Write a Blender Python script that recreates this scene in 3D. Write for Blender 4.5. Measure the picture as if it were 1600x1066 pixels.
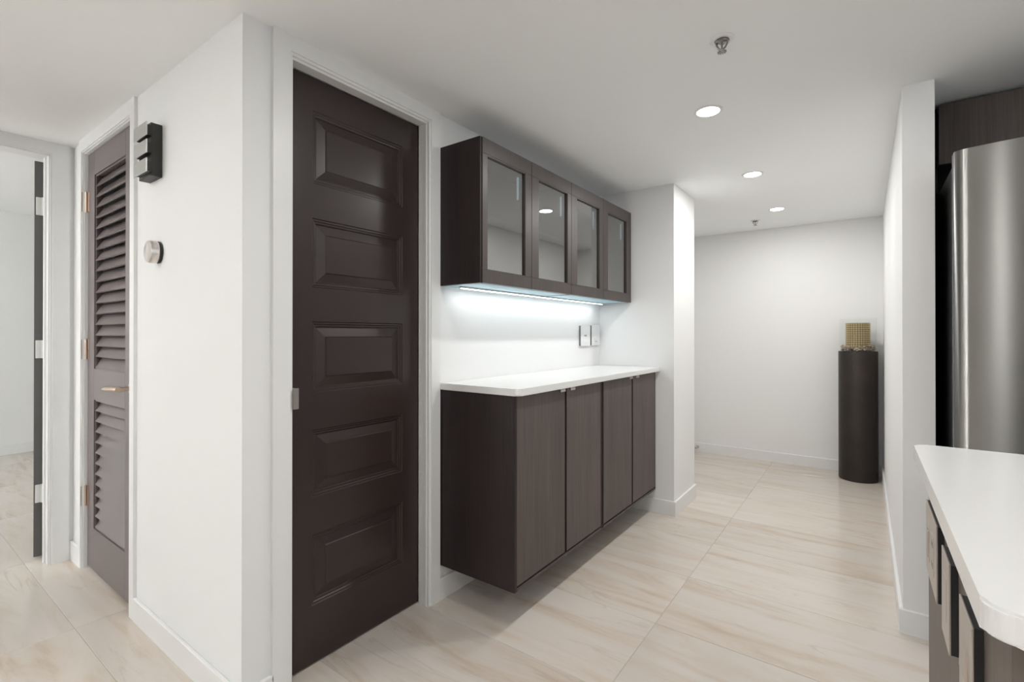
import bpy, bmesh, math, random
from mathutils import Vector, Matrix
random.seed(7)
PI = math.pi
scn = bpy.context.scene
for o in list(bpy.data.objects): bpy.data.objects.remove(o)
COL = scn.collection

# ------------------------------------------------------------------ camera
FPX, YAW, CYP, PITCH, CAMH = 759.234, .6288, 520.5, .0033, 1.15
cd = bpy.data.cameras.new('camera'); cam = bpy.data.objects.new('camera', cd); COL.objects.link(cam)
cam.location = (0, 0, CAMH); cam.rotation_euler = (PI/2 + PITCH, 0, YAW)
cd.sensor_width = 36; cd.lens = FPX/1600*36; cd.shift_y = (CYP-533)/1600; cd.clip_start = .02
scn.camera = cam

# ------------------------------------------------------------------ light and exposure
scn.view_settings.view_transform = 'Standard'; scn.view_settings.look = 'None'
scn.view_settings.gamma = 1; scn.view_settings.use_curve_mapping = False
scn.view_settings.exposure = 0.19
W = bpy.data.worlds.new('world'); scn.world = W; W.use_nodes = True
W.node_tree.nodes['Background'].inputs['Color'].default_value = (.80, .88, 1, 1)
W.node_tree.nodes['Background'].inputs['Strength'].default_value = 1.2
def area(name, loc, rot, sx, sy, power, col=(1, 1, 1), shape='RECTANGLE', spread=PI):
    l = bpy.data.lights.new(name, 'AREA'); l.shape = shape; l.size = sx
    if shape == 'RECTANGLE': l.size_y = sy
    l.energy = power; l.color = col; l.spread = spread
    o = bpy.data.objects.new(name, l); COL.objects.link(o); o.location = loc; o.rotation_euler = rot
    return o
FILL_COL = (1, .995, .985)
# added fill lamps standing for daylight at unseen, made-up windows
area('window_daylight', (-2.58, -4.02, 1.1), (PI/2+.55, 0, PI), 1.1, 1.5, 345, FILL_COL)
area('window_daylight', (2.55, -.2, 1.1), (PI/2+1.05, 0, -PI/2), 2.2, 1.5, 34, FILL_COL)
area('window_daylight', (-5.0, -1.98, 1.3), (PI/2, 0, PI), 2.0, 1.5, 240, FILL_COL)
DOWNLIGHT_W = 5.5
LAMP = (1, .99, .975)

# ------------------------------------------------------------------ materials
def principled(name, col=(.8, .8, .8), rough=.5, metal=0., spec=.5, **kw):
    m = bpy.data.materials.new(name); m.use_nodes = True
    b = m.node_tree.nodes['Principled BSDF']
    b.inputs['Base Color'].default_value = (*col, 1); b.inputs['Roughness'].default_value = rough
    b.inputs['Metallic'].default_value = metal; b.inputs['Specular IOR Level'].default_value = spec
    for k, v in kw.items(): b.inputs[k.replace('_', ' ')].default_value = v
    return m, m.node_tree, b
def N(nt, t, **kw):
    n = nt.nodes.new(t)
    for k, v in kw.items(): setattr(n, k, v)
    return n
def noise_bump(nt, b, scale, strength, dist=.001, vec=None, detail=4):
    n = N(nt, 'ShaderNodeTexNoise'); n.inputs['Scale'].default_value = scale; n.inputs['Detail'].default_value = detail
    g = N(nt, 'ShaderNodeNewGeometry')
    nt.links.new(vec or g.outputs['Position'], n.inputs['Vector'])
    bp = N(nt, 'ShaderNodeBump'); bp.inputs['Strength'].default_value = strength; bp.inputs['Distance'].default_value = dist
    nt.links.new(n.outputs['Fac'], bp.inputs['Height']); nt.links.new(bp.outputs['Normal'], b.inputs['Normal'])
    return n
def plain(name, col, rough=.5, metal=0., spec=.5, bump=None, **kw):
    m, nt, b = principled(name, col, rough, metal, spec, **kw)
    if bump: noise_bump(nt, b, *bump)
    return m
def emit(name, col, s):
    m, nt, b = principled(name, (.9, .9, .9), .4)
    b.inputs['Emission Color'].default_value = (*col, 1); b.inputs['Emission Strength'].default_value = s
    return m
WALLC = (.88, .88, .873)
M = {}
M['wall'] = plain('wall_paint', WALLC, .75, bump=(160, .08, .0006))
M['ceil'] = plain('ceiling_paint', (.955, .965, .965), .85, bump=(120, .1, .0006))
M['trim'] = plain('trim_paint', (.86, .86, .85), .33, bump=(60, .03, .0004))
M['grout'] = plain('grout', (.50, .45, .40), .85)
M['white'] = plain('white_plastic', (.82, .82, .81), .35)
M['grey_plastic'] = plain('grey_plastic', (.16, .16, .16), .5)
M['black'] = plain('black_plastic', (.012, .012, .012), .4)
M['gap'] = plain('dark_void', (.008, .007, .006), .9)
M['nickel'] = plain('satin_nickel', (.62, .59, .56), .3, 1.)
M['bronze'] = plain('warm_nickel', (.55, .42, .34), .3, 1., bump=(300, .05, .0003))
M['silver'] = plain('silver_plate', (.60, .60, .585), .30, 1.)
M['steelplate'] = plain('brushed_cover_plate', (.60, .55, .50), .38, .85, bump=(500, .04, .0002))
M['charcoal'] = plain('charcoal_metal', (.035, .034, .030), .45, .3, bump=(220, .08, .0003))
M['quartz'] = plain('white_quartz', (.83, .825, .81), .22, bump=(900, .02, .0001))
M['underside'] = plain('cabinet_underside', (.38, .60, .68), .4)  # even pale blue base colour
M['hinge_white'] = plain('painted_hinge', (.75, .75, .73), .3)
M['leaf_grey'] = plain('dark_grey_door_edge', (.10, .10, .095), .45, bump=(80, .05, .0004))
M['sprinkler'] = plain('chrome_sprinkler', (.35, .34, .32), .35, 1.)
M['lens'] = emit('lamp_lens', (1, .97, .93), 14)
M['led'] = emit('led_diffuser', (.90, .96, 1), 9)
M['innerled'] = emit('interior_light', (.55, .80, .92), 1.3)  # glowing bar added for the cool streak in each pane
M['gold'] = plain('gold_mosaic', (.58, .46, .24), .32, .6, bump=(400, .2, .0005))
M['goldbody'] = plain('mosaic_backing', (.20, .15, .09), .5, .3)
M['wax'] = plain('cream_wax', (.8, .74, .6), .5)

def paint_dark(name, col, rough):
    m, nt, b = principled(name, col, rough, 0, .5)
    noise_bump(nt, b, 90, .06, .0004)
    return m
M['door'] = paint_dark('espresso_door_paint', (.033, .0205, .019), .34)
M['louver'] = paint_dark('taupe_louver_paint', (.15, .122, .122), .38)  # sheen and light on the louvers put into a lighter colour

def wood(name, c1, c2, rough=.42, axis='Z', scale=1., spec=.5):
    m, nt, b = principled(name, c1, rough, 0, spec)
    g = N(nt, 'ShaderNodeNewGeometry'); oi = N(nt, 'ShaderNodeObjectInfo')
    ad = N(nt, 'ShaderNodeVectorMath', operation='MULTIPLY_ADD')
    nt.links.new(oi.outputs['Random'], ad.inputs[0]); ad.inputs[1].default_value = (3, 5, 2)
    nt.links.new(g.outputs['Position'], ad.inputs[2])
    mp = N(nt, 'ShaderNodeMapping'); s = [95*scale]*3; s['XYZ'.index(axis)] = 2.6*scale
    mp.inputs['Scale'].default_value = s
    nt.links.new(ad.outputs[0], mp.inputs['Vector'])
    n1 = N(nt, 'ShaderNodeTexNoise'); n1.inputs['Scale'].default_value = 1.6; n1.inputs['Detail'].default_value = 5
    n1.inputs['Distortion'].default_value = .6
    nt.links.new(mp.outputs[0], n1.inputs['Vector'])
    mp2 = N(nt, 'ShaderNodeMapping'); s2 = [9*scale]*3; s2['XYZ'.index(axis)] = .7*scale
    mp2.inputs['Scale'].default_value = s2
    nt.links.new(ad.outputs[0], mp2.inputs['Vector'])
    n2 = N(nt, 'ShaderNodeTexNoise'); n2.inputs['Scale'].default_value = 1; nt.links.new(mp2.outputs[0], n2.inputs['Vector'])
    mx = N(nt, 'ShaderNodeMath', operation='MULTIPLY_ADD'); mx.inputs[1].default_value = .65
    nt.links.new(n1.outputs['Fac'], mx.inputs[0])
    m2 = N(nt, 'ShaderNodeMath', operation='MULTIPLY'); m2.inputs[1].default_value = .35
    nt.links.new(n2.outputs['Fac'], m2.inputs[0]); nt.links.new(m2.outputs[0], mx.inputs[2])
    r = N(nt, 'ShaderNodeValToRGB'); r.color_ramp.elements[0].position = .36; r.color_ramp.elements[1].position = .64
    r.color_ramp.elements[0].color = (*c1, 1); r.color_ramp.elements[1].color = (*c2, 1)
    nt.links.new(mx.outputs[0], r.inputs['Fac']); nt.links.new(r.outputs[0], b.inputs['Base Color'])
    bp = N(nt, 'ShaderNodeBump'); bp.inputs['Strength'].default_value = .25; bp.inputs['Distance'].default_value = .0006
    nt.links.new(n1.outputs['Fac'], bp.inputs['Height']); nt.links.new(bp.outputs['Normal'], b.inputs['Normal'])
    return m
M['wood'] = wood('dark_oak_veneer', (.070, .054, .048), (.118, .093, .083), .5)  # cabinet oak with the light on its fronts put into the colour
M['wooddark'] = wood('dark_oak_side', (.016, .010, .010), (.028, .018, .018), .5, spec=.35)  # same oak, shade of the side panels put into the colour
M['woodframe'] = wood('dark_oak_frame', (.045, .033, .030), (.066, .050, .046), .36)
M['islandwood'] = wood('taupe_oak_island', (.12, .098, .082), (.155, .128, .108), .5)

def tile_mat():
    m, nt, b = principled('cream_stone_tile', (.7, .6, .5), .15, 0, .5)
    g = N(nt, 'ShaderNodeNewGeometry'); oi = N(nt, 'ShaderNodeObjectInfo')
    off = N(nt, 'ShaderNodeVectorMath', operation='MULTIPLY_ADD')
    nt.links.new(oi.outputs['Random'], off.inputs[0]); off.inputs[1].default_value = (31, 57, 17)
    nt.links.new(g.outputs['Position'], off.inputs[2])
    rot = N(nt, 'ShaderNodeMapping'); rot.inputs['Rotation'].default_value = (0, 0, math.radians(9))
    rot.inputs['Scale'].default_value = (.9, 5.2, 1)
    nt.links.new(off.outputs[0], rot.inputs['Vector'])
    n1 = N(nt, 'ShaderNodeTexNoise'); n1.inputs['Scale'].default_value = 1.5; n1.inputs['Detail'].default_value = 8
    n1.inputs['Roughness'].default_value = .6; n1.inputs['Distortion'].default_value = .9
    nt.links.new(rot.outputs[0], n1.inputs['Vector'])
    r = N(nt, 'ShaderNodeValToRGB'); e = r.color_ramp.elements
    e[0].position = .28; e[0].color = (.56, .45, .345, 1); e[1].position = .70; e[1].color = (.70, .645, .585, 1)
    x = e.new(.42); x.color = (.65, .565, .475, 1); x = e.new(.52); x.color = (.68, .615, .545, 1)
    nt.links.new(n1.outputs['Fac'], r.inputs['Fac'])
    # thin darker veins
    rot2 = N(nt, 'ShaderNodeMapping'); rot2.inputs['Rotation'].default_value = (0, 0, math.radians(14))
    rot2.inputs['Scale'].default_value = (.6, 4.0, 1); nt.links.new(off.outputs[0], rot2.inputs['Vector'])
    n2 = N(nt, 'ShaderNodeTexNoise'); n2.inputs['Scale'].default_value = 2.1; n2.inputs['Detail'].default_value = 6
    n2.inputs['Distortion'].default_value = 1.6
    nt.links.new(rot2.outputs[0], n2.inputs['Vector'])
    v = N(nt, 'ShaderNodeMath', operation='SUBTRACT'); v.inputs[1].default_value = .5; nt.links.new(n2.outputs['Fac'], v.inputs[0])
    a = N(nt, 'ShaderNodeMath', operation='ABSOLUTE'); nt.links.new(v.outputs[0], a.inputs[0])
    mr = N(nt, 'ShaderNodeMapRange'); mr.inputs['From Min'].default_value = 0; mr.inputs['From Max'].default_value = .022
    mr.inputs['To Min'].default_value = .30; mr.inputs['To Max'].default_value = 0
    nt.links.new(a.outputs[0], mr.inputs['Value'])
    n3 = N(nt, 'ShaderNodeTexNoise'); n3.inputs['Scale'].default_value = 2.2; nt.links.new(off.outputs[0], n3.inputs['Vector'])
    m3 = N(nt, 'ShaderNodeMapRange'); m3.inputs['From Min'].default_value = .45; m3.inputs['From Max'].default_value = .62
    nt.links.new(n3.outputs['Fac'], m3.inputs['Value'])
    mm = N(nt, 'ShaderNodeMath', operation='MULTIPLY'); nt.links.new(mr.outputs[0], mm.inputs[0]); nt.links.new(m3.outputs[0], mm.inputs[1])
    mx = N(nt, 'ShaderNodeMixRGB'); mx.inputs['Color2'].default_value = (.42, .33, .25, 1)
    nt.links.new(mm.outputs[0], mx.inputs['Fac']); nt.links.new(r.outputs[0], mx.inputs['Color1'])
    hs = N(nt, 'ShaderNodeHueSaturation'); mv = N(nt, 'ShaderNodeMapRange')
    mv.inputs['To Min'].default_value = .95; mv.inputs['To Max'].default_value = 1.04
    nt.links.new(oi.outputs['Random'], mv.inputs['Value']); nt.links.new(mv.outputs[0], hs.inputs['Value'])
    hs.inputs['Saturation'].default_value = .92
    nt.links.new(mx.outputs[0], hs.inputs['Color']); nt.links.new(hs.outputs[0], b.inputs['Base Color'])
    bp = N(nt, 'ShaderNodeBump'); bp.inputs['Strength'].default_value = .06; bp.inputs['Distance'].default_value = .0008
    nt.links.new(n1.outputs['Fac'], bp.inputs['Height']); nt.links.new(bp.outputs['Normal'], b.inputs['Normal'])
    return m
M['tile'] = tile_mat()

def steel_mat():
    m, nt, b = principled('brushed_stainless', (.34, .337, .322), .30, 1.)
    b.inputs['Anisotropic'].default_value = 1.0; b.inputs['Anisotropic Rotation'].default_value = .25
    tg = N(nt, 'ShaderNodeTangent', direction_type='RADIAL', axis='Z')
    nt.links.new(tg.outputs[0], b.inputs['Tangent'])
    g = N(nt, 'ShaderNodeNewGeometry'); mp = N(nt, 'ShaderNodeMapping'); mp.inputs['Scale'].default_value = (2, 2, 900)
    nt.links.new(g.outputs['Position'], mp.inputs['Vector'])
    noise_bump(nt, b, 1, .02, .0002, mp.outputs[0])
    return m
M['steel'] = steel_mat()

def bronze_column():
    m, nt, b = principled('dark_bronze_texture', (.030, .025, .021), .42, .55)
    g = N(nt, 'ShaderNodeNewGeometry'); v = N(nt, 'ShaderNodeTexVoronoi'); v.inputs['Scale'].default_value = 130
    nt.links.new(g.outputs['Position'], v.inputs['Vector'])
    bp = N(nt, 'ShaderNodeBump'); bp.inputs['Strength'].default_value = .6; bp.inputs['Distance'].default_value = .002
    nt.links.new(v.outputs['Distance'], bp.inputs['Height']); nt.links.new(bp.outputs['Normal'], b.inputs['Normal'])
    n = N(nt, 'ShaderNodeTexNoise'); n.inputs['Scale'].default_value = 7; nt.links.new(g.outputs['Position'], n.inputs['Vector'])
    r = N(nt, 'ShaderNodeValToRGB'); r.color_ramp.elements[0].color = (.018, .017, .016, 1); r.color_ramp.elements[1].color = (.055, .040, .032, 1)
    nt.links.new(n.outputs['Fac'], r.inputs['Fac']); nt.links.new(r.outputs[0], b.inputs['Base Color'])
    return m
M['column'] = bronze_column()

def pebble_mat():
    m, nt, b = principled('pebbles', (.4, .33, .26), .5)
    g = N(nt, 'ShaderNodeNewGeometry'); v = N(nt, 'ShaderNodeTexVoronoi'); v.inputs['Scale'].default_value = 38
    nt.links.new(g.outputs['Position'], v.inputs['Vector'])
    r = N(nt, 'ShaderNodeValToRGB'); e = r.color_ramp.elements; e[0].color = (.10, .06, .045, 1); e[1].color = (.62, .55, .45, 1)
    x = e.new(.5); x.color = (.36, .27, .20, 1)
    sp = N(nt, 'ShaderNodeSeparateColor'); nt.links.new(v.outputs['Color'], sp.inputs[0])
    nt.links.new(sp.outputs[0], r.inputs['Fac']); nt.links.new(r.outputs[0], b.inputs['Base Color'])
    return m
M['pebble'] = pebble_mat()

def clear_glass(name, tint, gloss, ior=1.45, rough=0.):
    # thin real pane: Fresnel reflection over tinted see-through
    m = bpy.data.materials.new(name); m.use_nodes = True; nt = m.node_tree; nt.nodes.clear()
    out = N(nt, 'ShaderNodeOutputMaterial'); mix = N(nt, 'ShaderNodeMixShader')
    tr = N(nt, 'ShaderNodeBsdfTransparent'); tr.inputs[0].default_value = (*tint, 1)
    gl = N(nt, 'ShaderNodeBsdfGlossy'); gl.inputs['Roughness'].default_value = rough; gl.inputs['Color'].default_value = (*gloss, 1)
    lw = N(nt, 'ShaderNodeLayerWeight'); lw.inputs['Blend'].default_value = .5
    pw = N(nt, 'ShaderNodeMath', operation='POWER'); pw.inputs[1].default_value = 5; nt.links.new(lw.outputs['Facing'], pw.inputs[0])
    f0 = ((ior-1)/(ior+1))**2
    fr = N(nt, 'ShaderNodeMath', operation='MULTIPLY_ADD'); fr.inputs[1].default_value = 1-f0; fr.inputs[2].default_value = f0
    nt.links.new(pw.outputs[0], fr.inputs[0]); nt.links.new(fr.outputs[0], mix.inputs[0]); nt.links.new(tr.outputs[0], mix.inputs[1]); nt.links.new(gl.outputs[0], mix.inputs[2])
    nt.links.new(mix.outputs[0], out.inputs[0])
    return m
M['glass'] = clear_glass('clear_cylinder_glass', (.985, .99, .985), (1, 1, 1), 1.25)
M['doorglass'] = clear_glass('smoked_cabinet_glass', (.45, .48, .50), (1, .99, .97), 3.1)
M['window'] = clear_glass('window_glass', (.95, .97, .96), (1, 1, 1), 1.45)

# ------------------------------------------------------------------ mesh helpers
class MB:
    def __init__(s): s.bm = bmesh.new()
    def box(s, x0, x1, y0, y1, z0, z1, bev=0, seg=1):
        v = [s.bm.verts.new((x, y, z)) for z in (z0, z1) for y in (y0, y1) for x in (x0, x1)]
        fs = [s.bm.faces.new([v[i] for i in f]) for f in ((0, 2, 3, 1), (4, 5, 7, 6), (0, 1, 5, 4), (2, 6, 7, 3), (0, 4, 6, 2), (1, 3, 7, 5))]
        if bev:
            es = list({e for f in fs for e in f.edges})
            bmesh.ops.bevel(s.bm, geom=es, offset=bev, segments=seg, affect='EDGES', clamp_overlap=True)
        return s
    def lathe(s, prof, c, n=24, axis='Z', cap=True):
        rings = []
        for r, h in prof:
            ring = []
            for k in range(n):
                a = 2*PI*k/n; p = (r*math.cos(a), r*math.sin(a), h)
                if axis == 'Y': p = (p[0], p[2], p[1])
                if axis == 'X': p = (p[2], p[0], p[1])
                ring.append(s.bm.verts.new(Vector(p)+Vector(c)))
            rings.append(ring)
        for a, b in zip(rings, rings[1:]):
            for k in range(n): s.bm.faces.new((a[k], a[(k+1) % n], b[(k+1) % n], b[k]))
        if cap: s.bm.faces.new(rings[0][::-1]); s.bm.faces.new(rings[-1])
        return s
    def prism(s, pts, z0, z1, bev=0, seg=2):
        a = [s.bm.verts.new((x, y, z0)) for x, y in pts]; b = [s.bm.verts.new((x, y, z1)) for x, y in pts]
        n = len(pts); fs = [s.bm.faces.new(a[::-1]), s.bm.faces.new(b)]
        for k in range(n): s.bm.faces.new((a[k], a[(k+1) % n], b[(k+1) % n], b[k]))
        if bev:
            es = list({e for f in fs for e in f.edges})
            bmesh.ops.bevel(s.bm, geom=es, offset=bev, segments=seg, affect='EDGES', clamp_overlap=True)
        return s
    def tube(s, pts, r, n=10):
        pts = [Vector(p) for p in pts]; rings = []
        for i, p in enumerate(pts):
            d = (pts[min(i+1, len(pts)-1)]-pts[max(i-1, 0)]).normalized()
            u = d.orthogonal().normalized() if not rings else (u-d*u.dot(d)).normalized()
            w = d.cross(u); rr = r[i] if isinstance(r, (list, tuple)) else r
            rings.append([s.bm.verts.new(p+(u*math.cos(2*PI*k/n)+w*math.sin(2*PI*k/n))*rr) for k in range(n)])
        for a, b in zip(rings, rings[1:]):
            for k in range(n): s.bm.faces.new((a[k], a[(k+1) % n], b[(k+1) % n], b[k]))
        s.bm.faces.new(rings[0][::-1]); s.bm.faces.new(rings[-1])
        return s
    def build(s, name, mat, parent=None, smooth=False, label=None, cat=None, group=None, kind=None, origin=None):
        bmesh.ops.recalc_face_normals(s.bm, faces=s.bm.faces[:])
        me = bpy.data.meshes.new(name)
        if parent is None:
            if origin is None:
                xs = [v.co for v in s.bm.verts]
                lo = [min(c[i] for c in xs) for i in range(3)]; hi = [max(c[i] for c in xs) for i in range(3)]
                origin = ((lo[0]+hi[0])/2, (lo[1]+hi[1])/2, lo[2])
            off = Vector(origin)
        else:
            r = parent
            off = Vector((0, 0, 0))
            while r is not None: off += r.location; r = r.parent
        for v in s.bm.verts: v.co -= off
        s.bm.to_mesh(me); s.bm.free()
        if smooth:
            for p in me.polygons: p.use_smooth = True
            try: me.set_sharp_from_angle(angle=math.radians(35))
            except Exception: pass
        me.materials.append(mat)
        o = bpy.data.objects.new(name, me); COL.objects.link(o)
        if parent: o.parent = parent
        else: o.location = off
        tag(o, label, cat, group, kind)
        return o
def tag(o, label=None, cat=None, group=None, kind=None):
    for k, v in (('label', label), ('category', cat), ('group', group), ('kind', kind)):
        if v: o[k] = v
    return o
def empty(name, loc, label=None, cat=None, group=None, kind=None):
    o = bpy.data.objects.new(name, None); COL.objects.link(o); o.location = loc; o.empty_display_size = .1
    return tag(o, label, cat, group, kind)
def struct(name, boxes, mat, bev=0):
    m = MB()
    for b in boxes: m.box(*b, bev=bev)
    return m.build(name, mat, kind='structure')

# ------------------------------------------------------------------ the room shell
ZC = 2.112; ZB = 2.33          # hall ceiling, bedroom ceiling
XD, YL, XR, XB, YB = -1.50, .697, .116, -.983, 4.94
XL = -3.305
floor = struct('floor', [(-6.80, 2.75, -4.3, 5.1, -.05, -.0014)], M['grout'])
tm = bmesh.new()
TW, TD, G = .914, .4565, .0011
def tile_mesh():
    m = MB(); m.box(G, TW-G, G, TD-G, -.012, 0)
    top = [e for f in m.bm.faces if all(abs(v.co.z) < 1e-6 for v in f.verts) for e in f.edges]
    bmesh.ops.bevel(m.bm, geom=top, offset=.0007, segments=1, affect='EDGES')
    bmesh.ops.recalc_face_normals(m.bm, faces=m.bm.faces[:])
    me = bpy.data.meshes.new('tile'); m.bm.to_mesh(me); m.bm.free(); me.materials.append(M['tile']); return me
TM = tile_mesh(); tm.free()
regions = [(-3.2, 2.6, -4.1, .69), (-1.5, .21, .69, 4.93), (.21, 2.6, .69, 3.3), (-6.64, -3.2, -1.9, 2.4)]
for i in range(-4, 9):
    for j in range(-12, 12):
        x0 = -3.42+TW*(i-0); y0 = .535+TD*j
        if i < -4: continue
        if x0 > 2.65: continue
        if any(x0 < r[1] and x0+TW > r[0] and y0 < r[3] and y0+TD > r[2] for r in regions):
            o = bpy.data.objects.new('tile', TM); COL.objects.link(o); o.parent = floor
            o.location = Vector((x0, y0, 0))-floor.location
struct('ceiling', [(-3.41, 2.75, -4.25, 5.1, ZC, ZC+.1)], M['ceil'])
struct('ceiling_bedroom', [(-6.80, -3.41, -2.2, 2.6, ZB, ZB+.1)], M['ceil'])
T = .12
# wall with the louvered door
LX0, LX1, LZ = -3.12, -2.435, 2.045
struct('wall_left', [(XL, LX0, YL, YL+T, 0, ZC), (LX1, XD, YL, YL+T, 0, ZC), (LX0, LX1, YL, YL+T, LZ, ZC)], M['wall'])
# wall with the five panel door and the cabinets
DY0, DY1, DZ = .850, 1.456, 2.052
struct('wall_middle', [(XD-T, XD, YL+T, DY0, 0, ZC), (XD-T, XD, DY1, 3.10, 0, ZC), (XD-T, XD, DY0, DY1, DZ, ZC),
                       (XD-T, XD, 3.552, YB, 0, ZC)], M['wall'])
struct('wall_pier', [(XD-T, XB, 3.10, 3.552, 0, ZC)], M['wall'])
struct('wall_back', [(XD-T, .2125, YB, YB+T, 0, ZC)], M['wall'])
struct('wall_right', [(XR, .2125, 2.412, YB, 0, ZC)], M['wall'])
struct('wall_alcove', [(.2125, 2.65, 3.30, 3.42, 0, ZC)], M['wall'])
struct('wall_kitchen', [(2.65, 2.75, -4.1, -1.35, 0, ZC), (2.65, 2.75, .95, 3.42, 0, ZC), (2.65, 2.75, -1.35, .95, 0, .25), (2.65, 2.75, -1.35, .95, 2.0, ZC)], M['wall'])
# wall to the bedroom with a doorway
BY0, BY1, BZ = -.20, .606, 2.052
struct('wall_bedroom', [(XL-.10, XL, BY1, YL+T, 0, ZC), (XL-.10, XL, -4.1, BY0, 0, ZC), (XL-.10, XL, BY0, BY1, BZ, ZC)], M['wall'])
struct('wall_closet', [(XL, XD-T, YL+.75, YL+.80, 0, ZC), (XL-.05, XL, YL+T, YL+.75, 0, ZC)], M['wall'])
struct('wall_far', [(-6.77, -6.65, -2.1, 2.6, 0, ZB)], M['wall'])
struct('wall_far_side', [(-6.65, -3.405, 2.5, 2.6, 0, ZB), (XL-.10, XL-.05, YL+T, 2.5, 0, ZB)], M['wall'])
struct('wall_far_front', [(-6.65, -6.0, -2.1, -2.0, 0, ZB), (-4.0, -3.405, -2.1, -2.0, 0, ZB), (-6.0, -4.0, -2.1, -2.0, 0, .55),
                          (-6.0, -4.0, -2.1, -2.0, 2.05, ZB), (-3.46, -3.405, -2.0, -.6, ZC, ZB)], M['wall'])
# wall behind the camera, its glazed opening added to let light in
struct('wall_front', [(XL-.10, -3.2, -4.2, -4.1, 0, ZC), (-1.95, 2.75, -4.2, -4.1, 0, ZC),
                      (-3.2, -1.95, -4.2, -4.1, 0, .25), (-3.2, -1.95, -4.2, -4.1, 2.0, ZC)], M['wall'])
def window(n, x0, x1, y, z0, z1):  # unseen windows, added to bring light into the rooms
    w = MB(); t = .04
    w.box(x0, x1, y-.03, y+.03, z0, z0+t).box(x0, x1, y-.03, y+.03, z1-t, z1)
    for x in (x0, (x0+x1)/2-t/2, x1-t): w.box(x, x+t, y-.03, y+.03, z0+t, z1-t)
    o = w.build('window_%d' % n, M['trim'], kind='structure')
    for a, b in ((x0+t, (x0+x1)/2-t/2), ((x0+x1)/2+t/2, x1-t)):
        MB().box(a, b, y-.004, y+.004, z0+t, z1-t).build('pane', M['window'], o)
window(1, -3.2, -1.95, -4.15, .25, 2.0); window(2, -6.0, -4.0, -2.05, .55, 2.05)

struct('wall_kitchen_end', [(-.50, -.38, -4.1, -2.42, 0, ZC)], M['wall'])
w = MB(); w.box(2.67, 2.73, -1.35, .95, .25, .29).box(2.67, 2.73, -1.35, .95, 1.96, 2.0)
for y in (-1.35, -.22, .91): w.box(2.67, 2.73, y, y+.04, .29, 1.96)
w = w.build('window_3', M['trim'], kind='structure')  # unseen kitchen window, added for more light from the side
for a, b in ((-1.31, -.22), (-.18, .91)): MB().box(2.696, 2.704, a, b, .29, 1.96).build('pane', M['window'], w)
# baseboards
BH, BT = .092, .013
def base(side, *boxes):
    m = MB()
    for b in boxes: m.box(b[0], b[1], b[2], b[3], 0, BH)
    top = [e for e in m.bm.edges if all(abs(v.co.z-BH) < 1e-6 for v in e.verts)]
    bmesh.ops.bevel(m.bm, geom=top, offset=.0025, segments=1, affect='EDGES')
    return m.build('baseboard_'+side, M['trim'], kind='structure')
base('left', (-2.38, XD+BT, YL-BT, YL))
base('left_end', (XL, -3.165, YL-BT, YL))
base('middle', (XD, XD+BT, YL, .786))
base('niche', (XD, XD+BT, 1.519, 3.10))
base('pier', (XD+BT, XB+BT, 3.10-BT, 3.10)); base('pier_side', (XB, XB+BT, 3.10, 3.552))
base('pier_back', (XD, XB, 3.552, 3.552+BT))
base('hall_left', (XD, XD+BT, 3.565, YB-BT))
base('back', (XD, XR, YB-BT, YB))
base('right', (XR-BT, XR, 2.412, YB-BT)); base('right_end', (XR-BT, .2125, 2.412-BT, 2.412))
base('far', (-6.65, -6.65+BT, -2, 2.5))
base('bedroom', (XL, XL+BT, .681, YL-BT))
base('bedroom_front', (XL, XL+BT, -4.1, -.275))

# casings
def casing_x(n, x, out, y0, y1, zt, wl, wr, ztop, lip=True):
    # casing round an opening in a wall plane x; out=+1 faces +x
    m = MB(); t = .013*out; a, b = sorted((x, x+t)); c, d = sorted((x, x+t*.55))
    bd = .009
    m.box(a, b, y0-wl, y0-bd, 0, ztop); m.box(a, b, y1+bd, y1+wr, 0, ztop); m.box(a, b, y0-bd, y1+bd, zt+bd, ztop)
    m.box(c, d, y0-bd, y0, 0, zt+bd); m.box(c, d, y1, y1+bd, 0, zt+bd); m.box(c, d, y0, y1, zt, zt+bd)
    return m.build('trim_%d' % n, M['trim'], kind='structure')
casing_x(1, XD, 1, DY0, DY1, DZ, .066, .062, ZC)
# jamb and stop of door_1
m = MB(); m.box(XD-T, XD, DY1, DY1+.004, 0, DZ)
m.box(XD-.052, XD-.002, DY1-.004, DY1, 0, DZ-.004); m.box(XD-.052, XD-.002, DY0, DY0+.004, 0, DZ-.004); m.box(XD-.052, XD-.002, DY0, DY1, DZ-.004, DZ)
m.box(XD-.012, XD-.002, DY1-.008, DY1-.004, 0, DZ-.008); m.box(XD-.012, XD-.002, DY0+.004, DY1-.004, DZ-.008, DZ-.004)
m.build('trim_2', M['trim'], kind='structure')
def casing_y(n, y, x0, x1, zt, wl, wr, ztop):
    m = MB(); t = .012; bd = .006
    m.box(x0-wl, x0-bd, y-t, y, 0, ztop); m.box(x1+bd, x1+wr, y-t, y, 0, ztop); m.box(x0-bd, x1+bd, y-t, y, zt+bd, ztop)
    m.box(x0-bd, x0, y-t*.6, y, 0, zt+bd); m.box(x1, x1+bd, y-t*.6, y, 0, zt+bd); m.box(x0, x1, y-t*.6, y, zt, zt+bd)
    return m.build('trim_%d' % n, M['trim'], kind='structure')
casing_y(3, YL, LX0, LX1, LZ, .045, .055, ZC)
m = MB(); m.box(LX0, LX0+.004, YL, YL+.06, 0, LZ); m.box(LX1-.004, LX1, YL, YL+.06, 0, LZ); m.box(LX0+.004, LX1-.004, YL, YL+.06, LZ-.004, LZ)
m.build('trim_4', M['trim'], kind='structure')
casing_x(5, XL, 1, BY0, BY1, BZ, .075, .074, ZC)
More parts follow.
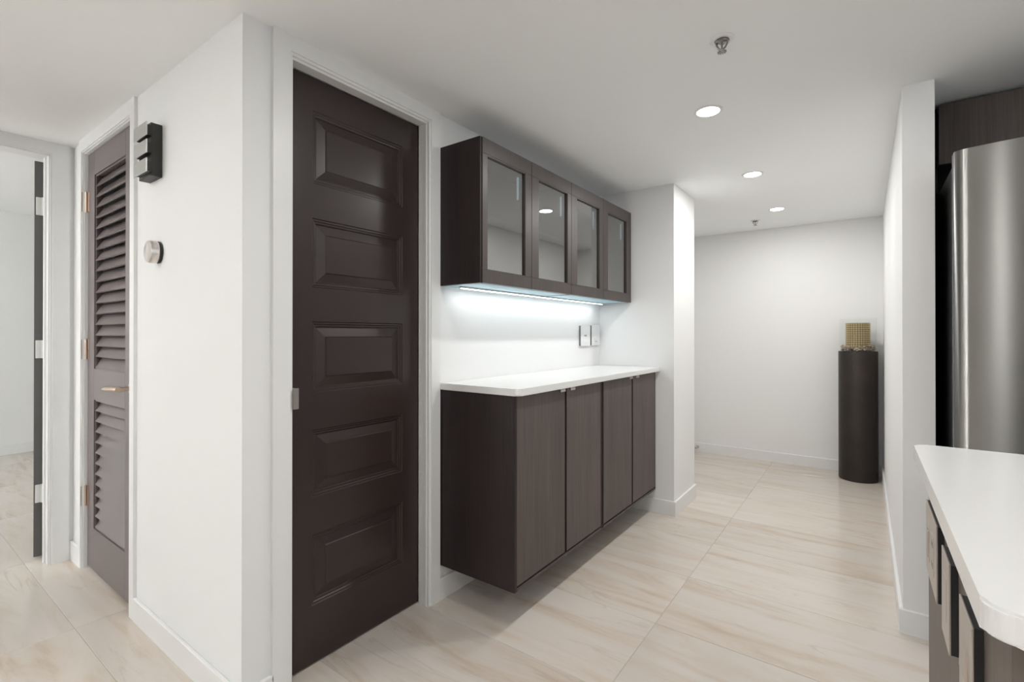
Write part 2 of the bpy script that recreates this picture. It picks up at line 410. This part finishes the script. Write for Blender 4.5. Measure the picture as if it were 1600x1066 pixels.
m = MB(); m.box(XL-.10, XL, BY1-.006, BY1, 0, BZ); m.box(XL-.10, XL, BY0, BY0+.006, 0, BZ); m.box(XL-.10, XL, BY0, BY1, BZ-.006, BZ)
m.box(XL-.06, XL-.035, BY1-.014, BY1-.006, 0, BZ-.01); m.build('trim_6', M['trim'], kind='structure')

# ------------------------------------------------------------------ door_1: five raised panels
FX = -1.555
d1 = MB()
PY0, PY1 = .957, 1.365
PZ = [(1.678, 1.932), (1.314, 1.557), (.947, 1.196), (.583, .818), (.207, .455)]
y0, y1 = DY0+.006, DY1-.006
d1.box(FX-.038, FX, y0, PY0, .008, DZ-.007); d1.box(FX-.038, FX, PY1, y1, .008, DZ-.007)
zs = [DZ-.007]+[z for p in PZ for z in (p[1], p[0])]+[.008]
for k in range(0, len(zs), 2): d1.box(FX-.038, FX, PY0, PY1, zs[k+1], zs[k])
bmesh.ops.remove_doubles(d1.bm, verts=d1.bm.verts[:], dist=1e-5)
door1 = d1.build('door_1', M['door'], kind='structure')
for z0, z1 in PZ:
    m = MB(); rings = []
    for ins, dep in ((0, 0), (.003, -.004), (.008, -.004), (.011, -.0075), (.017, -.008), (.020, -.013), (.023, -.013), (.053, -.005), (.056, -.0015), (.058, -.0015)):
        rings.append([m.bm.verts.new((FX+dep, y, z)) for y, z in ((PY0+ins, z0+ins), (PY1-ins, z0+ins), (PY1-ins, z1-ins), (PY0+ins, z1-ins))])
    for a, b in zip(rings, rings[1:]):
        for k in range(4): m.bm.faces.new((a[k], a[(k+1) % 4], b[(k+1) % 4], b[k]))
    m.bm.faces.new(rings[-1])
    bk = [m.bm.verts.new((FX-.030, v.co.y, v.co.z)) for v in rings[0]]
    for k in range(4): m.bm.faces.new((rings[0][k], rings[0][(k+1) % 4], bk[(k+1) % 4], bk[k]))
    m.bm.faces.new(bk)
    m.build('panel', M['door'], door1)
m = MB(); m.box(XD+.0145, XD+.017, DY0-.003, DY0+.017, .909, .977, bev=.001)
m.box(XD-.018, XD+.0145, DY0+.0045, DY0+.0075, .909, .977); m.box(XD+.0165, XD+.019, DY0-.001, DY0+.005, .928, .955, bev=.0008)
m.build('strike_plate', M['nickel'], door1, label='satin nickel strike plate on the white jamb')

# ------------------------------------------------------------------ door_2: louvered closet door
FY = .711
d2 = empty('door_2', (-2.78, FY+.017, 0), kind='structure')
OX0, OX1 = -3.014, -2.572
x0, x1 = LX0+.006, LX1-.006
ops = [(.985, 1.924), (.215, .836)]
m = MB(); m.box(x0, OX0, FY, FY+.034, .012, LZ-.008, bev=.001); m.box(OX1, x1, FY, FY+.034, .012, LZ-.008, bev=.001)
for a, b in ((1.924, LZ-.008), (.836, .985), (.012, .215)): m.box(OX0, OX1, FY, FY+.034, a, b)
m.build('frame', M['louver'], d2)
for (za, zb), n in zip(ops, (18, 12)):
    m = MB()       # thin inner bead
    m.box(OX0, OX0+.008, FY+.006, FY+.012, za, zb); m.box(OX1-.008, OX1, FY+.006, FY+.012, za, zb)
    m.box(OX0+.008, OX1-.008, FY+.006, FY+.012, za, za+.008); m.box(OX0+.008, OX1-.008, FY+.006, FY+.012, zb-.008, zb)
    m.build('bead', M['louver'], d2)
    p = (zb-za-.01)/n
    for k in range(n):
        zc = za+.006+p*(k+.5)
        m = MB(); tt = .0035; hw = .031; ang = math.radians(58)
        dy, dz = math.cos(ang)*hw*.95, math.sin(ang)*hw
        # lower edge towards the hall, upper edge towards the closet
        yc = FY+.022
        ny, nz = math.sin(ang)*tt, -math.cos(ang)*tt
        q = [(yc-dy-ny, zc-dz-nz), (yc-dy+ny, zc-dz+nz), (yc+dy+ny, zc+dz+nz), (yc+dy-ny, zc+dz-nz)]
        a = [m.bm.verts.new((OX0+.001, y, z)) for y, z in q]; b = [m.bm.verts.new((OX1-.001, y, z)) for y, z in q]
        m.bm.faces.new(a); m.bm.faces.new(b[::-1])
        for i in range(4): m.bm.faces.new((a[i], a[(i+1) % 4], b[(i+1) % 4], b[i]))
        m.build('slat', M['louver'], d2)
for zc in (1.805, 1.078, .355):
    m = MB(); m.tube([(-3.118, .704, zc-.05), (-3.118, .704, zc+.05)], .006, 10)
    m.box(-3.124, -3.1205, YL-.010, YL+.012, zc-.048, zc+.048); m.box(-3.113, -3.092, FY-.003, FY-.0002, zc-.048, zc+.048, bev=.0008)
    m.tube([(-3.118, .704, zc+.05), (-3.118, .704, zc+.056)], [.004, .002], 8)
    m.build('hinge', M['bronze'], d2, smooth=True, label='warm bronze butt hinge')
m = MB(); m.lathe([(.028, 0), (.028, -.006), (.024, -.010)], (-2.475, FY, .925), 20, 'Y'); m.tube([(-2.475, FY-.006, .925), (-2.475, FY-.052, .925)], .009, 12)
lv = m.build('lever_handle', M['bronze'], d2, smooth=True, label='warm bronze lever handle')
m = MB(); m.tube([(-2.465, FY-.052, .925), (-2.52, FY-.060, .925), (-2.59, FY-.063, .921), (-2.635, FY-.060, .916)], [.011, .0105, .009, .005], 10)
m.build('lever', M['bronze'], lv, smooth=True)
m = MB(); m.lathe([(.012, 0), (.012, -.006), (.006, -.012)], (-2.475, FY, .865), 14, 'Y'); m.build('thumbturn', M['nickel'], d2, smooth=True, label='small bright round knob under the lever')

# ------------------------------------------------------------------ door_3: dark bedroom door standing open
d3 = empty('door_3', (-3.425, .602, 0), kind='structure')
ang = math.atan2(.19, -1)
def leafpt(s, t): return (-3.425+math.cos(ang)*s-math.sin(ang)*t*-1*0, 0)
ux, uy = math.cos(ang), math.sin(ang); vx, vy = -uy, ux     # along the leaf, across it
m = MB(); L = .76; tk = .036
pts = [(-3.421+ux*a+vx*b, .6055+uy*a+vy*b) for a, b in ((0, 0), (L, 0), (L, tk), (0, tk))]
m.prism(pts, .016, 2.038, bev=.0015, seg=1); m.build('leaf', M['leaf_grey'], d3)
for zc in (1.807, 1.075, .338):
    m = MB(); m.box(-3.4205, -3.415, .574, .6045, zc-.046, zc+.046, bev=.002); m.tube([(-3.409, .5995, zc-.046), (-3.409, .5995, zc+.046)], .0055, 8)
    m.build('hinge', M['hinge_white'], d3, smooth=True, label='white painted door hinge')

# ------------------------------------------------------------------ wall cabinets with glass doors
CF = -1.262          # door face plane
CB = XD
Z0, Z1 = 1.362, 1.960
seam = [1.530, 1.8932, 2.2731, 2.6634, 3.0844]
GY = [(1.5642, 1.8402), (1.9538, 2.2319), (2.3369, 2.6116), (2.7258, 3.0092)]
def glass_cabinet(k, label):
    a = seam[2*k]; b = seam[2*k+2]
    ya = 1.5195 if k == 0 else a
    root = empty('wall_cabinet', ((CB+CF)/2, (ya+b)/2, Z0), label, 'cabinet', 'glass-door wall cabinets over the white worktop')
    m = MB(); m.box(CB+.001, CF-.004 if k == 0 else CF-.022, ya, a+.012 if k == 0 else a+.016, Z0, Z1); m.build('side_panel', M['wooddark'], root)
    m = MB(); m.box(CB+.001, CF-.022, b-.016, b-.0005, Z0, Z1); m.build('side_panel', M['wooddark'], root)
    ia, ib = (a+.012 if k == 0 else a+.016), b-.016
    m = MB(); m.box(CB+.001, CF-.022, ia, ib, Z1-.016, Z1); m.build('top_panel', M['wooddark'], root)
    m = MB(); m.box(CB+.001, CF-.022, ia, ib, Z0+.004, Z0+.018); m.build('bottom_panel', M['wooddark'], root)
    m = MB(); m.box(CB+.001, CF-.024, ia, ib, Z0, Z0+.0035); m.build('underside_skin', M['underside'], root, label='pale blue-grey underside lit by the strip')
    m = MB(); m.box(CB+.002, CB+.008, ia, ib, Z0+.018, Z1-.016); m.build('back_panel', M['wooddark'], root)
    m = MB(); m.box(CB+.01, CF-.05, ia, ib, 1.655, 1.663); m.build('shelf', M['doorglass'], root, label='clear glass shelf')
    for j in (2*k, 2*k+1):
        s0, s1 = seam[j]+.0015, seam[j+1]-.0015; g0, g1 = GY[j]; gz0, gz1 = 1.4205, 1.889; rt = .021
        m = MB(); m.box(CF-rt, CF, s0, s1, gz1+.006, Z1, bev=.0008); m.box(CF-rt, CF, s0, s1, Z0+.001, gz0-.004, bev=.0008)
        m.box(CF-rt, CF, s0, g0, gz0-.0035, gz1+.0055, bev=.0008); m.box(CF-rt, CF, g1, s1, gz0-.0035, gz1+.0055, bev=.0008)
        m.box(CF-rt, CF-.001, g0, g1, gz1, gz1+.0055); m.box(CF-rt, CF-.001, g0, g1, gz0-.0035, gz0)
        dr = m.build('door', M['woodframe'], root)
        m = MB(); m.box(CF-.014, CF-.010, g0-.004, g1+.004, gz0-.003, gz1+.003); m.build('glass_pane', M['doorglass'], dr)
        m = MB(); m.box(CF-.040, CF-.034, g1-.014, g1-.004, gz1-.115, gz1-.012, bev=.001); m.build('interior_light', M['innerled'], root, label='small cool glowing light bar behind the glass')
    return root
glass_cabinet(0, 'dark brown glass-door wall cabinet touching the five-panel door frame, nearer half of the pair')
glass_cabinet(1, 'dark brown glass-door wall cabinet nearest the white pier, farther half of the pair')
# the thin under-cabinet strip
t = empty('under_cabinet_light', (-1.432, 2.28, Z0-.010), 'slim glowing white light strip under the hanging glass-door cabinets', 'light')
m = MB(); m.box(-1.4385, -1.4255, 1.585, 3.00, Z0-.008, Z0-.0002); m.build('channel', M['silver'], t)
m = MB(); m.box(-1.4365, -1.4275, 1.590, 2.995, Z0-.0105, Z0-.008); m.build('diffuser', M['led'], t, label='glowing white diffuser')
area('strip_lamp', (-1.432, 2.29, Z0-.0125), (0, 0, 0), .009, 1.39, .68, (.97, .985, 1))

# ------------------------------------------------------------------ base cabinets
BF = -1.097; bz0, bz1 = .150, .9115
bs = [1.5275, 1.9219, 2.2986, 2.6979, 3.093]
TY = [(1.872, 1.915), (1.962, 2.006), (2.655, 2.698), (2.752, 2.797)]
def base_cabinet(k, label):
    a, b = bs[2*k], bs[2*k+2]
    root = empty('base_cabinet', ((CB+BF)/2, (a+b)/2, bz0), label, 'cabinet', 'wall-hung dark base cabinets')
    for q, (s0, s1) in enumerate(((a-.004 if k == 0 else a+.0003, a+.012), (b-.014, b-.0003))):
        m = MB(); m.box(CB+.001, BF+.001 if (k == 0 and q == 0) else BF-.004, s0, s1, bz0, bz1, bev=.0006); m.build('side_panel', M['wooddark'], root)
    m = MB(); m.box(CB+.001, BF, a+.012, b-.014, bz0, bz0+.012, bev=.0006); m.build('bottom_panel', M['woodframe'], root)
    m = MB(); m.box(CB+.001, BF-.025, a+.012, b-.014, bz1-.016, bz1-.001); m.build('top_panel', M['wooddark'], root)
    m = MB(); m.box(CB+.001, CB+.008, a+.012, b-.014, bz0+.012, bz1-.016); m.build('back_panel', M['wooddark'], root)
    m = MB(); m.box(BF-.030, BF-.024, a+.012, b-.014, bz0+.012, bz1-.016); m.build('shadow_gap_panel', M['gap'], root)
    for j in (2*k, 2*k+1):
        s0, s1 = bs[j]+(.0165 if j % 2 == 0 else .0105), bs[j+1]-(.0165 if j % 2 else .006)
        if j == 0: s0 = bs[0]+.014
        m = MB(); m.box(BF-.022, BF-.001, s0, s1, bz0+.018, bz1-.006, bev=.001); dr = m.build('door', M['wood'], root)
        m = MB(); m.box(BF-.0225, BF+.0002, s0-.0025, s0-.0002, bz0+.016, bz1-.006); m.build('edge_strip', M['woodframe'], dr)
        h0, h1 = TY[j]
        m = MB(); m.box(BF-.001, BF+.004, h0, h1, bz1-.018, bz1-.0065, bev=.0008); m.box(BF-.012, BF+.003, h0, h1, bz1-.0058, bz1-.0045)
        m.build('tab_pull', M['nickel'], dr, label='small satin nickel tab pull')
    return root
base_cabinet(0, 'dark oak wall-hung base cabinet with its side panel facing the five-panel door, nearer unit')
base_cabinet(1, 'dark oak wall-hung base cabinet butting against the white pier, farther unit')
# worktop
def rrect(x0, x1, y0, y1, r, corners, n=8):
    pts = []
    for cx, cy, a0, name in ((x0, y0, PI, 'a'), (x1, y0, 1.5*PI, 'b'), (x1, y1, 0, 'c'), (x0, y1, .5*PI, 'd')):
        if name in corners:
            ox = cx+r if name in 'ad' else cx-r; oy = cy+r if name in 'ab' else cy-r
            for k in range(n+1): pts.append((ox+r*math.cos(a0+k/n*PI/2), oy+r*math.sin(a0+k/n*PI/2)))
        else: pts.append((cx, cy))
    return pts
MB().prism(rrect(CB+.0005, -1.073, 1.5195, 3.0995, .022, 'b'), .912, .940, bev=.003).build('worktop', M['quartz'],
    label='white quartz worktop with rounded corner on the dark wall-hung base cabinets', cat='countertop')

# ------------------------------------------------------------------ wall outlets in the niche
def outlet(y0, y1, z0, z1, label, kind):
    r = empty('wall_outlet', (XD, (y0+y1)/2, z0), label, 'outlet' if kind else 'switch')
    m = MB(); m.box(XD+.0003, XD+.013, y0+.002, y1-.002, z0+.002, z1-.002); m.build('back_box', M['grey_plastic'], r, label='grey side housing')
    m = MB(); m.box(XD+.013, XD+.017, y0, y1, z0, z1, bev=.001); m.build('cover_plate', M['white'], r)
    yc, zc = (y0+y1)/2, (z0+z1)/2
    m = MB(); m.box(XD+.017, XD+.0185, y0+.022, y1-.022, zc-.045, zc+.045, bev=.0006); ins = m.build('insert', M['white'], r)
    if kind:
        m = MB()
        m.box(XD+.0184, XD+.019, yc-.022, yc-.012, zc-.004, zc+.006); m.box(XD+.0184, XD+.019, yc-.006, yc+.006, zc-.004, zc+.006)
        m.build('socket_slots', M['grey_plastic'], ins, kind='stuff')
    else:
        m = MB(); m.box(XD+.0184, XD+.0215, yc-.030, yc+.030, zc-.030, zc+.034, bev=.001); m.build('rocker', M['white'], ins)
        m = MB(); m.box(XD+.0184, XD+.0192, yc-.016, yc+.008, zc-.041, zc-.038); m.build('indicator', M['grey_plastic'], ins)
outlet(2.798, 2.927, 1.076, 1.209, 'white wall outlet with two small slots, left of the two over the worktop', 1)
outlet(2.951, 3.072, 1.076, 1.213, 'white rocker switch plate nearest the niche corner over the worktop', 0)

# ------------------------------------------------------------------ door chime and round dial on the left wall
ch = empty('door_chime', (-2.18, YL, 1.735), 'black wall box with three silver plates beside the louvered door', 'door chime')
m = MB(); m.box(-2.238, -2.118, .660, YL-.0003, 1.735, 1.930, bev=.0012); m.build('housing', M['charcoal'], ch)
for z0, z1 in ((1.8735, 1.9225), (1.8095, 1.858), (1.7425, 1.7905)):
    m = MB(); m.box(-2.229, -2.097, .640, .6435, z0-.0005, z1+.0005, bev=.0006); pl = m.build('chime_plate', M['silver'], ch, label='flat silver square plate')
    m = MB(); m.box(-2.219, -2.101, .6435, .6600, z0+.002, z1-.010); m.build('plate_mount', M['black'], pl)
dl = empty('round_dial', (-2.145, YL, 1.458), 'round brushed-metal dial on the white wall below the black chime box', 'dial')
m = MB(); m.lathe([(.040, -.0003), (.041, -.006), (.039, -.009)], (-2.145, YL, 1.458), 36, 'Y'); m.build('back_ring', M['charcoal'], dl, smooth=True, label='thin dark ring against the wall')
m = MB(); m.lathe([(.039, -.009), (.0425, -.013), (.0425, -.030), (.040, -.037), (.036, -.039)], (-2.145, YL, 1.458), 36, 'Y'); m.build('bezel', M['nickel'], dl, smooth=True)
m = MB(); m.lathe([(.034, -.0391), (.030, -.041), (.0, -.0415)], (-2.145, YL, 1.458), 36, 'Y', cap=False); m.build('face', M['nickel'], dl, smooth=True, label='glossy silver dial face')

# ------------------------------------------------------------------ pedestal, glass, stones, candle holder
cx, cy = -.049, 4.756
m = MB(); m.lathe([(.127, 0), (.130, .004), (.130, 1.012), (.128, 1.018), (.0, 1.018)], (cx, cy, 0), 56, cap=False)
m.lathe([(.0, 0.0005), (.127, 0.0005)], (cx, cy, 0), 56, cap=False)
m.build('pedestal', M['column'], smooth=True, label='tall round dark bronze pedestal in the far hall corner', cat='pedestal')
m = MB(); m.lathe([(.1235, 1.0185), (.1235, 1.278), (.1205, 1.278), (.1205, 1.0185), (.1235, 1.0185)], (cx, cy, 0), 56, cap=False)
m.build('glass_cylinder', M['glass'], smooth=True, label='clear open glass cylinder standing on the dark bronze pedestal', cat='vase')
m = MB()
for k in range(330):
    a = random.random()*2*PI; s_ = random.uniform(.007, .013)
    r = random.uniform(.088, .119-s_) if k % 3 else random.uniform(.0, .119-s_)
    z = 1.0185+s_*.75+random.random()*(.034 if k % 3 else .02)
    bmesh.ops.create_icosphere(m.bm, subdivisions=1, radius=s_, matrix=Matrix.Translation((cx+r*math.cos(a), cy+r*math.sin(a), z)) @ Matrix.Rotation(random.random()*6, 4, 'Z') @ Matrix.Diagonal((1.0, .85, .7, 1)))
m.build('pebbles', M['pebble'], smooth=True, label='mixed brown and cream pebbles in the bottom of the glass cylinder', cat='pebbles', kind='stuff')
h = empty('candle_holder', (cx, cy, 1.030), 'round candle holder covered in small gold mosaic tiles inside the glass cylinder', 'candle holder')
m = MB(); m.lathe([(.079, 1.030), (.079, 1.242), (.074, 1.242), (.074, 1.20), (.0, 1.20)], (cx, cy, 0), 40, cap=False); m.build('body', M['goldbody'], h, smooth=True)
m = MB(); NA, NZ = 30, 12
for i in range(NA):
    for j in range(NZ):
        a = 2*PI*i/NA; z = 1.036+(j+.5)*.206/NZ; w = .0058; hh = .0062
        c, s = math.cos(a), math.sin(a); vs = []
        for rr, f in ((.079, 1), (.0825, .75)):
            for dw, dz in ((-w, -hh), (w, -hh), (w, hh), (-w, hh)):
                vs.append(m.bm.verts.new((cx+rr*c-s*dw*f, cy+rr*s+c*dw*f, z+dz*f)))
        m.bm.faces.new(vs[4:]); 
        for q in range(4): m.bm.faces.new((vs[q], vs[(q+1) % 4], vs[4+(q+1) % 4], vs[4+q]))
m.build('mosaic_tiles', M['gold'], h, kind='stuff')
m = MB(); m.lathe([(.072, 1.2005), (.072, 1.232), (.0, 1.230)], (cx, cy, 0), 32, cap=False); m.build('candle', M['wax'], h, smooth=True, label='cream candle')

# ------------------------------------------------------------------ door stop
m = MB(); m.lathe([(.016, 0), (.015, -.004), (.006, -.007), (.006, -.045), (.011, -.046), (.011, -.060), (.008, -.062)], (-1.335, YB-BT-.0002, .050), 16, 'Y')
m.build('door_stop', M['nickel'], smooth=True, label='small metal door stop on the far baseboard beside the white pier', cat='door stop')

# ------------------------------------------------------------------ sprinklers and downlights
def sprinkler(x, y, label):
    r = empty('sprinkler', (x, y, ZC), label, 'sprinkler', 'ceiling sprinklers')
    m = MB(); m.lathe([(.0375, -.0002), (.0375, -.002), (.034, -.0045), (.023, -.005), (.021, -.0003)], (x, y, ZC), 32); m.build('escutcheon', M['white'], r, smooth=True, label='white ceiling ring')
    m = MB(); m.lathe([(.0205, -.0052), (.0205, -.008), (.014, -.010), (.010, -.013)], (x, y, ZC), 24); m.build('thread_body', M['sprinkler'], r, smooth=True)
    m = MB()
    for s in (-1, 1): m.tube([(x+s*.017, y, ZC-.008), (x+s*.016, y, ZC-.018), (x+s*.010, y, ZC-.028), (x+s*.002, y, ZC-.034)], [.0035, .003, .003, .003], 8)
    m.tube([(x, y, ZC-.031), (x, y, ZC-.040)], .004, 10); m.build('frame_arms', M['sprinkler'], r, smooth=True)
    m = MB(); m.tube([(x, y, ZC-.012), (x, y, ZC-.031)], [.0028, .0028], 8); m.build('bulb', M['grey_plastic'], r, smooth=True)
    m = MB(); m.lathe([(.006, -.040), (.006, -.0412)], (x, y, ZC), 12)
    for k in range(12):
        a = 2*PI*k/12; c, s = math.cos(a), math.sin(a)
        m.tube([(x+.005*c, y+.005*s, ZC-.0406), (x+.014*c, y+.014*s, ZC-.0414)], [.0016, .0019], 5)
    m.build('deflector', M['sprinkler'], r)
sprinkler(-.376, 1.68, 'chrome fire sprinkler in a white ring, nearer one, in front of the largest ceiling light')
sprinkler(-.749, 4.516, 'small chrome fire sprinkler far down the hall near the back wall')
def downlight(x, y, label, group='recessed round ceiling lights', z=ZC, power=None):
    r = empty('downlight', (x, y, z), label, 'ceiling light', group)
    m = MB(); m.lathe([(.058, -.0002), (.058, -.0022), (.054, -.004), (.0465, -.004), (.045, -.0008)], (x, y, z), 40); m.build('trim_ring', M['white'], r, smooth=True)
    m = MB(); m.lathe([(.0, -.0045), (.045, -.0045)], (x, y, z), 40, cap=False); m.build('lens', M['lens'], r, label='glowing round lens')
    area('downlight_lamp', (x, y, z-.006), (0, 0, 0), .088, 0, power or DOWNLIGHT_W, LAMP, 'DISK', PI)
downlight(-.545, 2.184, 'glowing round ceiling light nearest the camera, largest of the three in view')
downlight(-.545, 3.20, 'glowing round ceiling light in the middle of the hall row')
downlight(-.545, 4.194, 'glowing round ceiling light farthest down the hall, smallest of the three')
HG = 'recessed round ceiling lights behind the camera'  # lights out of view; all but the first two are added for fill
for x, y, w in ((-.545, 1.17, 'just above the picture over the five-panel door'), (-.10, -.25, 'directly above the camera'),
             (-1.9, -.35, 'above the left hall'), (-2.75, -.35, 'above the bedroom doorway'), (1.2, 1.5, 'above the far end of the island'),
             (1.2, .2, 'above the near end of the island'), (-.36, -1.6, 'behind the camera before the tall cabinets'),
             (1.2, -1.6, 'above the kitchen floor behind the camera'), (-1.9, -1.9, 'before the living room window')):
    downlight(x, y, 'glowing round ceiling light ' + w, HG, power={-.545: 3.9, -.10: 5.5, -.36: 8.5}.get(x, 3.0))
t = empty('bookcase', (-1.62, -3.6, 0), 'tall dark bookcase by the living room window behind the camera', 'bookcase')  # unseen, added to darken part of the fridge reflection
m = MB(); m.box(-2.02, -2.0, -3.9, -3.55, 0, 2.0); m.box(-1.22, -1.2, -3.9, -3.55, 0, 2.0); m.box(-2.0, -1.22, -3.9, -3.88, 0, 2.0); m.build('carcass', M['wood'], t)
for z in (.02, .42, .82, 1.22, 1.60, 1.98): m = MB(); m.box(-2.0, -1.22, -3.88, -3.55, z, z+.02); m.build('shelf', M['wood'], t)
for k, (a, b) in enumerate(((-.375, .42), (.425, 1.22), (1.225, 2.02))):  # unseen dark cabinets added for the fridge to reflect
    t = empty('tall_cabinet', ((a+b)/2, -2.8, 0), 'tall dark oak kitchen cabinet behind the camera, %s' % ('beside the white wall end', 'second from the white wall end', 'farthest from the white wall end')[k], 'cabinet', 'tall cabinets behind the camera')
    m = MB(); m.box(a, b, -3.1, -2.52, .08, 2.09); m.build('carcass', M['wooddark'], t)
    m = MB(); m.box(a+.03, b-.03, -3.08, -2.58, 0, .08); m.build('plinth', M['gap'], t)
    c = (a+b)/2
    for p, q in ((a+.002, c-.0015), (c+.0015, b-.002)):
        m = MB(); m.box(p, q, -2.519, -2.50, .085, 2.088, bev=.001); m.build('door', M['wood'], t)

# ------------------------------------------------------------------ fridge and the cabinet above it
FX0, FX1, FYF = .247, 1.157, 2.23
fr = empty('refrigerator', ((FX0+FX1)/2, 2.6, 0), 'stainless steel refrigerator with bowed doors behind the white island top', 'refrigerator')
m = MB(); m.box(FX0+.003, FX1-.003, FYF+.065, 3.02, .02, 1.745, bev=.003); m.build('body', M['black'], fr, label='black side casing')
for x in (FX0+.06, FX1-.06):
    for y in (FYF+.12, 2.95): m = MB(); m.lathe([(.02, 0), (.02, .02)], (x, y, 0), 12); m.build('foot', M['black'], fr)
def door_leaf(xa, xb, z0, z1):
    n = 26; xm = (FX0+FX1)/2; hw = (FX1-FX0)/2; sag = .052; r = .012
    pts = []
    for k in range(n+1):
        x = xa+(xb-xa)*k/n; y = FYF-sag*(1-((x-xm)/hw)**2)
        e = min(x-xa, xb-x)
        if e < r: y += r-math.sqrt(max(0, r*r-(r-e)**2))
        pts.append((x, y))
    pts += [(xb, FYF+.058), (xa, FYF+.058)]
    # finer rounding near the outer edges
    m = MB(); m.prism(pts, z0, z1, bev=.0015, seg=1)
    return m
xm = (FX0+FX1)/2
for k, (a, b) in enumerate(((FX0, xm-.003), (xm+.003, FX1))):
    d = door_leaf(a, b, .70, 1.778).build('door', M['steel'], fr, smooth=True)
    hx = b-.05 if k == 0 else a+.05
    m = MB(); yh = FYF-.052-.048; m.tube([(hx, yh, .80), (hx, yh, 1.60)], .011, 12)
    for z in (.83, 1.57): m.tube([(hx, yh, z), (hx, FYF-.045, z)], .008, 10)
    m.build('handle', M['nickel'], d, smooth=True)
    m = MB(); xe = FX0 if k == 0 else FX1; sg = 1 if k == 0 else -1
    m.box(*sorted((xe-sg*.0012, xe+sg*.0005)), FYF+.020, FYF+.046, .705, 1.772); m.build('door_side_trim', M['grey_plastic'], d)
for z0, z1 in ((.36, .69), (.04, .35)):
    d = door_leaf(FX0, FX1, z0, z1).build('freezer_drawer', M['steel'], fr, smooth=True)
    m = MB(); yh = FYF-.1; m.tube([(xm-.33, yh, z1-.06), (xm+.33, yh, z1-.06)], .011, 12)
    for x in (xm-.3, xm+.3): m.tube([(x, yh, z1-.06), (x, FYF-.03, z1-.06)], .008, 10)
    m.build('handle', M['nickel'], d, smooth=True)
for x in (FX0+.004, FX1-.034):
    m = MB(); m.box(x, x+.030, FYF+.020, FYF+.10, 1.745, 1.768, bev=.004); m.build('hinge_cover', M['grey_plastic'], fr)
fc = empty('fridge_cabinet', (.70, 2.98, 1.852), 'dark oak cabinet panel above the stainless refrigerator', 'cabinet')
m = MB(); m.box(.2475, 1.20, 2.68, 3.28, 1.854, 2.085); m.build('carcass', M['wooddark'], fc)
for a, b in ((.2475, .722), (.725, 1.20)):
    m = MB(); m.box(a, b, 2.660, 2.6798, 1.852, 2.098, bev=.0008); m.build('door', M['wood'], fc)
m = MB(); m.box(.2130, .2462, 2.70, 2.72, 0, 2.10); m.box(.2130, .2425, 2.72, 3.29, 0, 2.10)  # black panel puts the shade of the open gap into colour
m.build('filler_panel', M['gap'], label='black filler strip between the white wall end and the stainless refrigerator', cat='panel')

# ------------------------------------------------------------------ island
IX = .105
isl = empty('island_cabinet', (.55, .965, 0), 'taupe oak island cabinet under the white top at right', 'cabinet')
m = MB(); m.box(IX, IX+.018, .612, 1.322, 0, .880, bev=.0008); m.build('end_panel', M['islandwood'], isl)
m = MB(); m.box(IX+.018, 1.05, .640, 1.318, .10, .880); m.build('carcass', M['wooddark'], isl)
m = MB(); m.box(IX+.018, 1.05, .69, 1.28, 0, .10); m.build('plinth', M['gap'], isl)
for k in range(2):
    a = IX+.030+k*.458; m = MB(); m.box(a, a+.454, .620, .639, .105, .860, bev=.001); d = m.build('door', M['wooddark'], isl)
MB().prism(rrect(.0845, 1.08, .592, 1.388, .024, 'abcd'), .8805, .910, bev=.003).build('worktop', M['quartz'],
    label='white quartz island top with rounded corners in the lower right', cat='countertop')
def cover(ya, yb, z0, z1, style, label):
    r = empty('outlet_cover', (IX, (ya+yb)/2, z0), label, 'outlet', 'brushed metal covers on the island end')
    m = MB(); m.box(IX-.0082, IX-.0003, ya+.001, yb-.001, z0+.001, z1-.001); m.build('back_box', M['black'], r, label='black back box')
    m = MB(); m.box(IX-.0105, IX-.0083, ya, yb, z0, z1, bev=.0005); p = m.build('cover_plate', M['steelplate'], r)
    zc = (z0+z1)/2; X = IX-.0105
    if style == 'socket':
        for yc in (ya+(yb-ya)*.30, ya+(yb-ya)*.72):
            m = MB(); m.box(X-.0010, X+.0004, yc-.017, yc+.017, zc-.034, zc+.034, bev=.0004); s = m.build('socket_insert', M['steelplate'], p)
            m = MB()
            for dz in (-.018, .018):
                m.box(X-.0013, X-.0008, yc-.0075, yc-.0050, zc+dz-.005, zc+dz+.005); m.box(X-.0013, X-.0008, yc+.0050, yc+.0075, zc+dz-.005, zc+dz+.005)
            m.build('socket_slots', M['black'], s, kind='stuff')
        m = MB(); m.box(X-.003, X-.0005, yb-.062, yb-.052, zc-.026, zc+.022, bev=.0006); m.build('slider', M['steelplate'], p)
    elif style == 'rocker':
        m = MB(); q = [(X+.0003, zc-.034), (X-.0035, zc-.010), (X-.0030, zc+.006), (X+.0003, zc+.034), (X+.001, zc)]
        yc = (ya+yb)/2
        a = [m.bm.verts.new((x, yc-.017, z)) for x, z in q]; b = [m.bm.verts.new((x, yc+.017, z)) for x, z in q]
        m.bm.faces.new(a); m.bm.faces.new(b[::-1])
        for i in range(5): m.bm.faces.new((a[i], a[(i+1) % 5], b[(i+1) % 5], b[i]))
        m.build('rocker', M['steelplate'], p)
    else:
        yc = (ya+yb)/2; m = MB(); m.box(X-.0006, X+.0004, yc-.017, yc+.017, zc-.030, zc+.034, bev=.0003); m.build('blank_insert', M['steelplate'], p)
cover(1.068, 1.235, .702, .831, 'socket', 'wide brushed metal double socket cover, farthest along the island end')
cover(.917, .998, .697, .8255, 'blank', 'narrow plain brushed metal cover, middle one on the island end')
cover(.737, .825, .697, .825, 'rocker', 'brushed metal rocker switch cover nearest the camera on the island end')
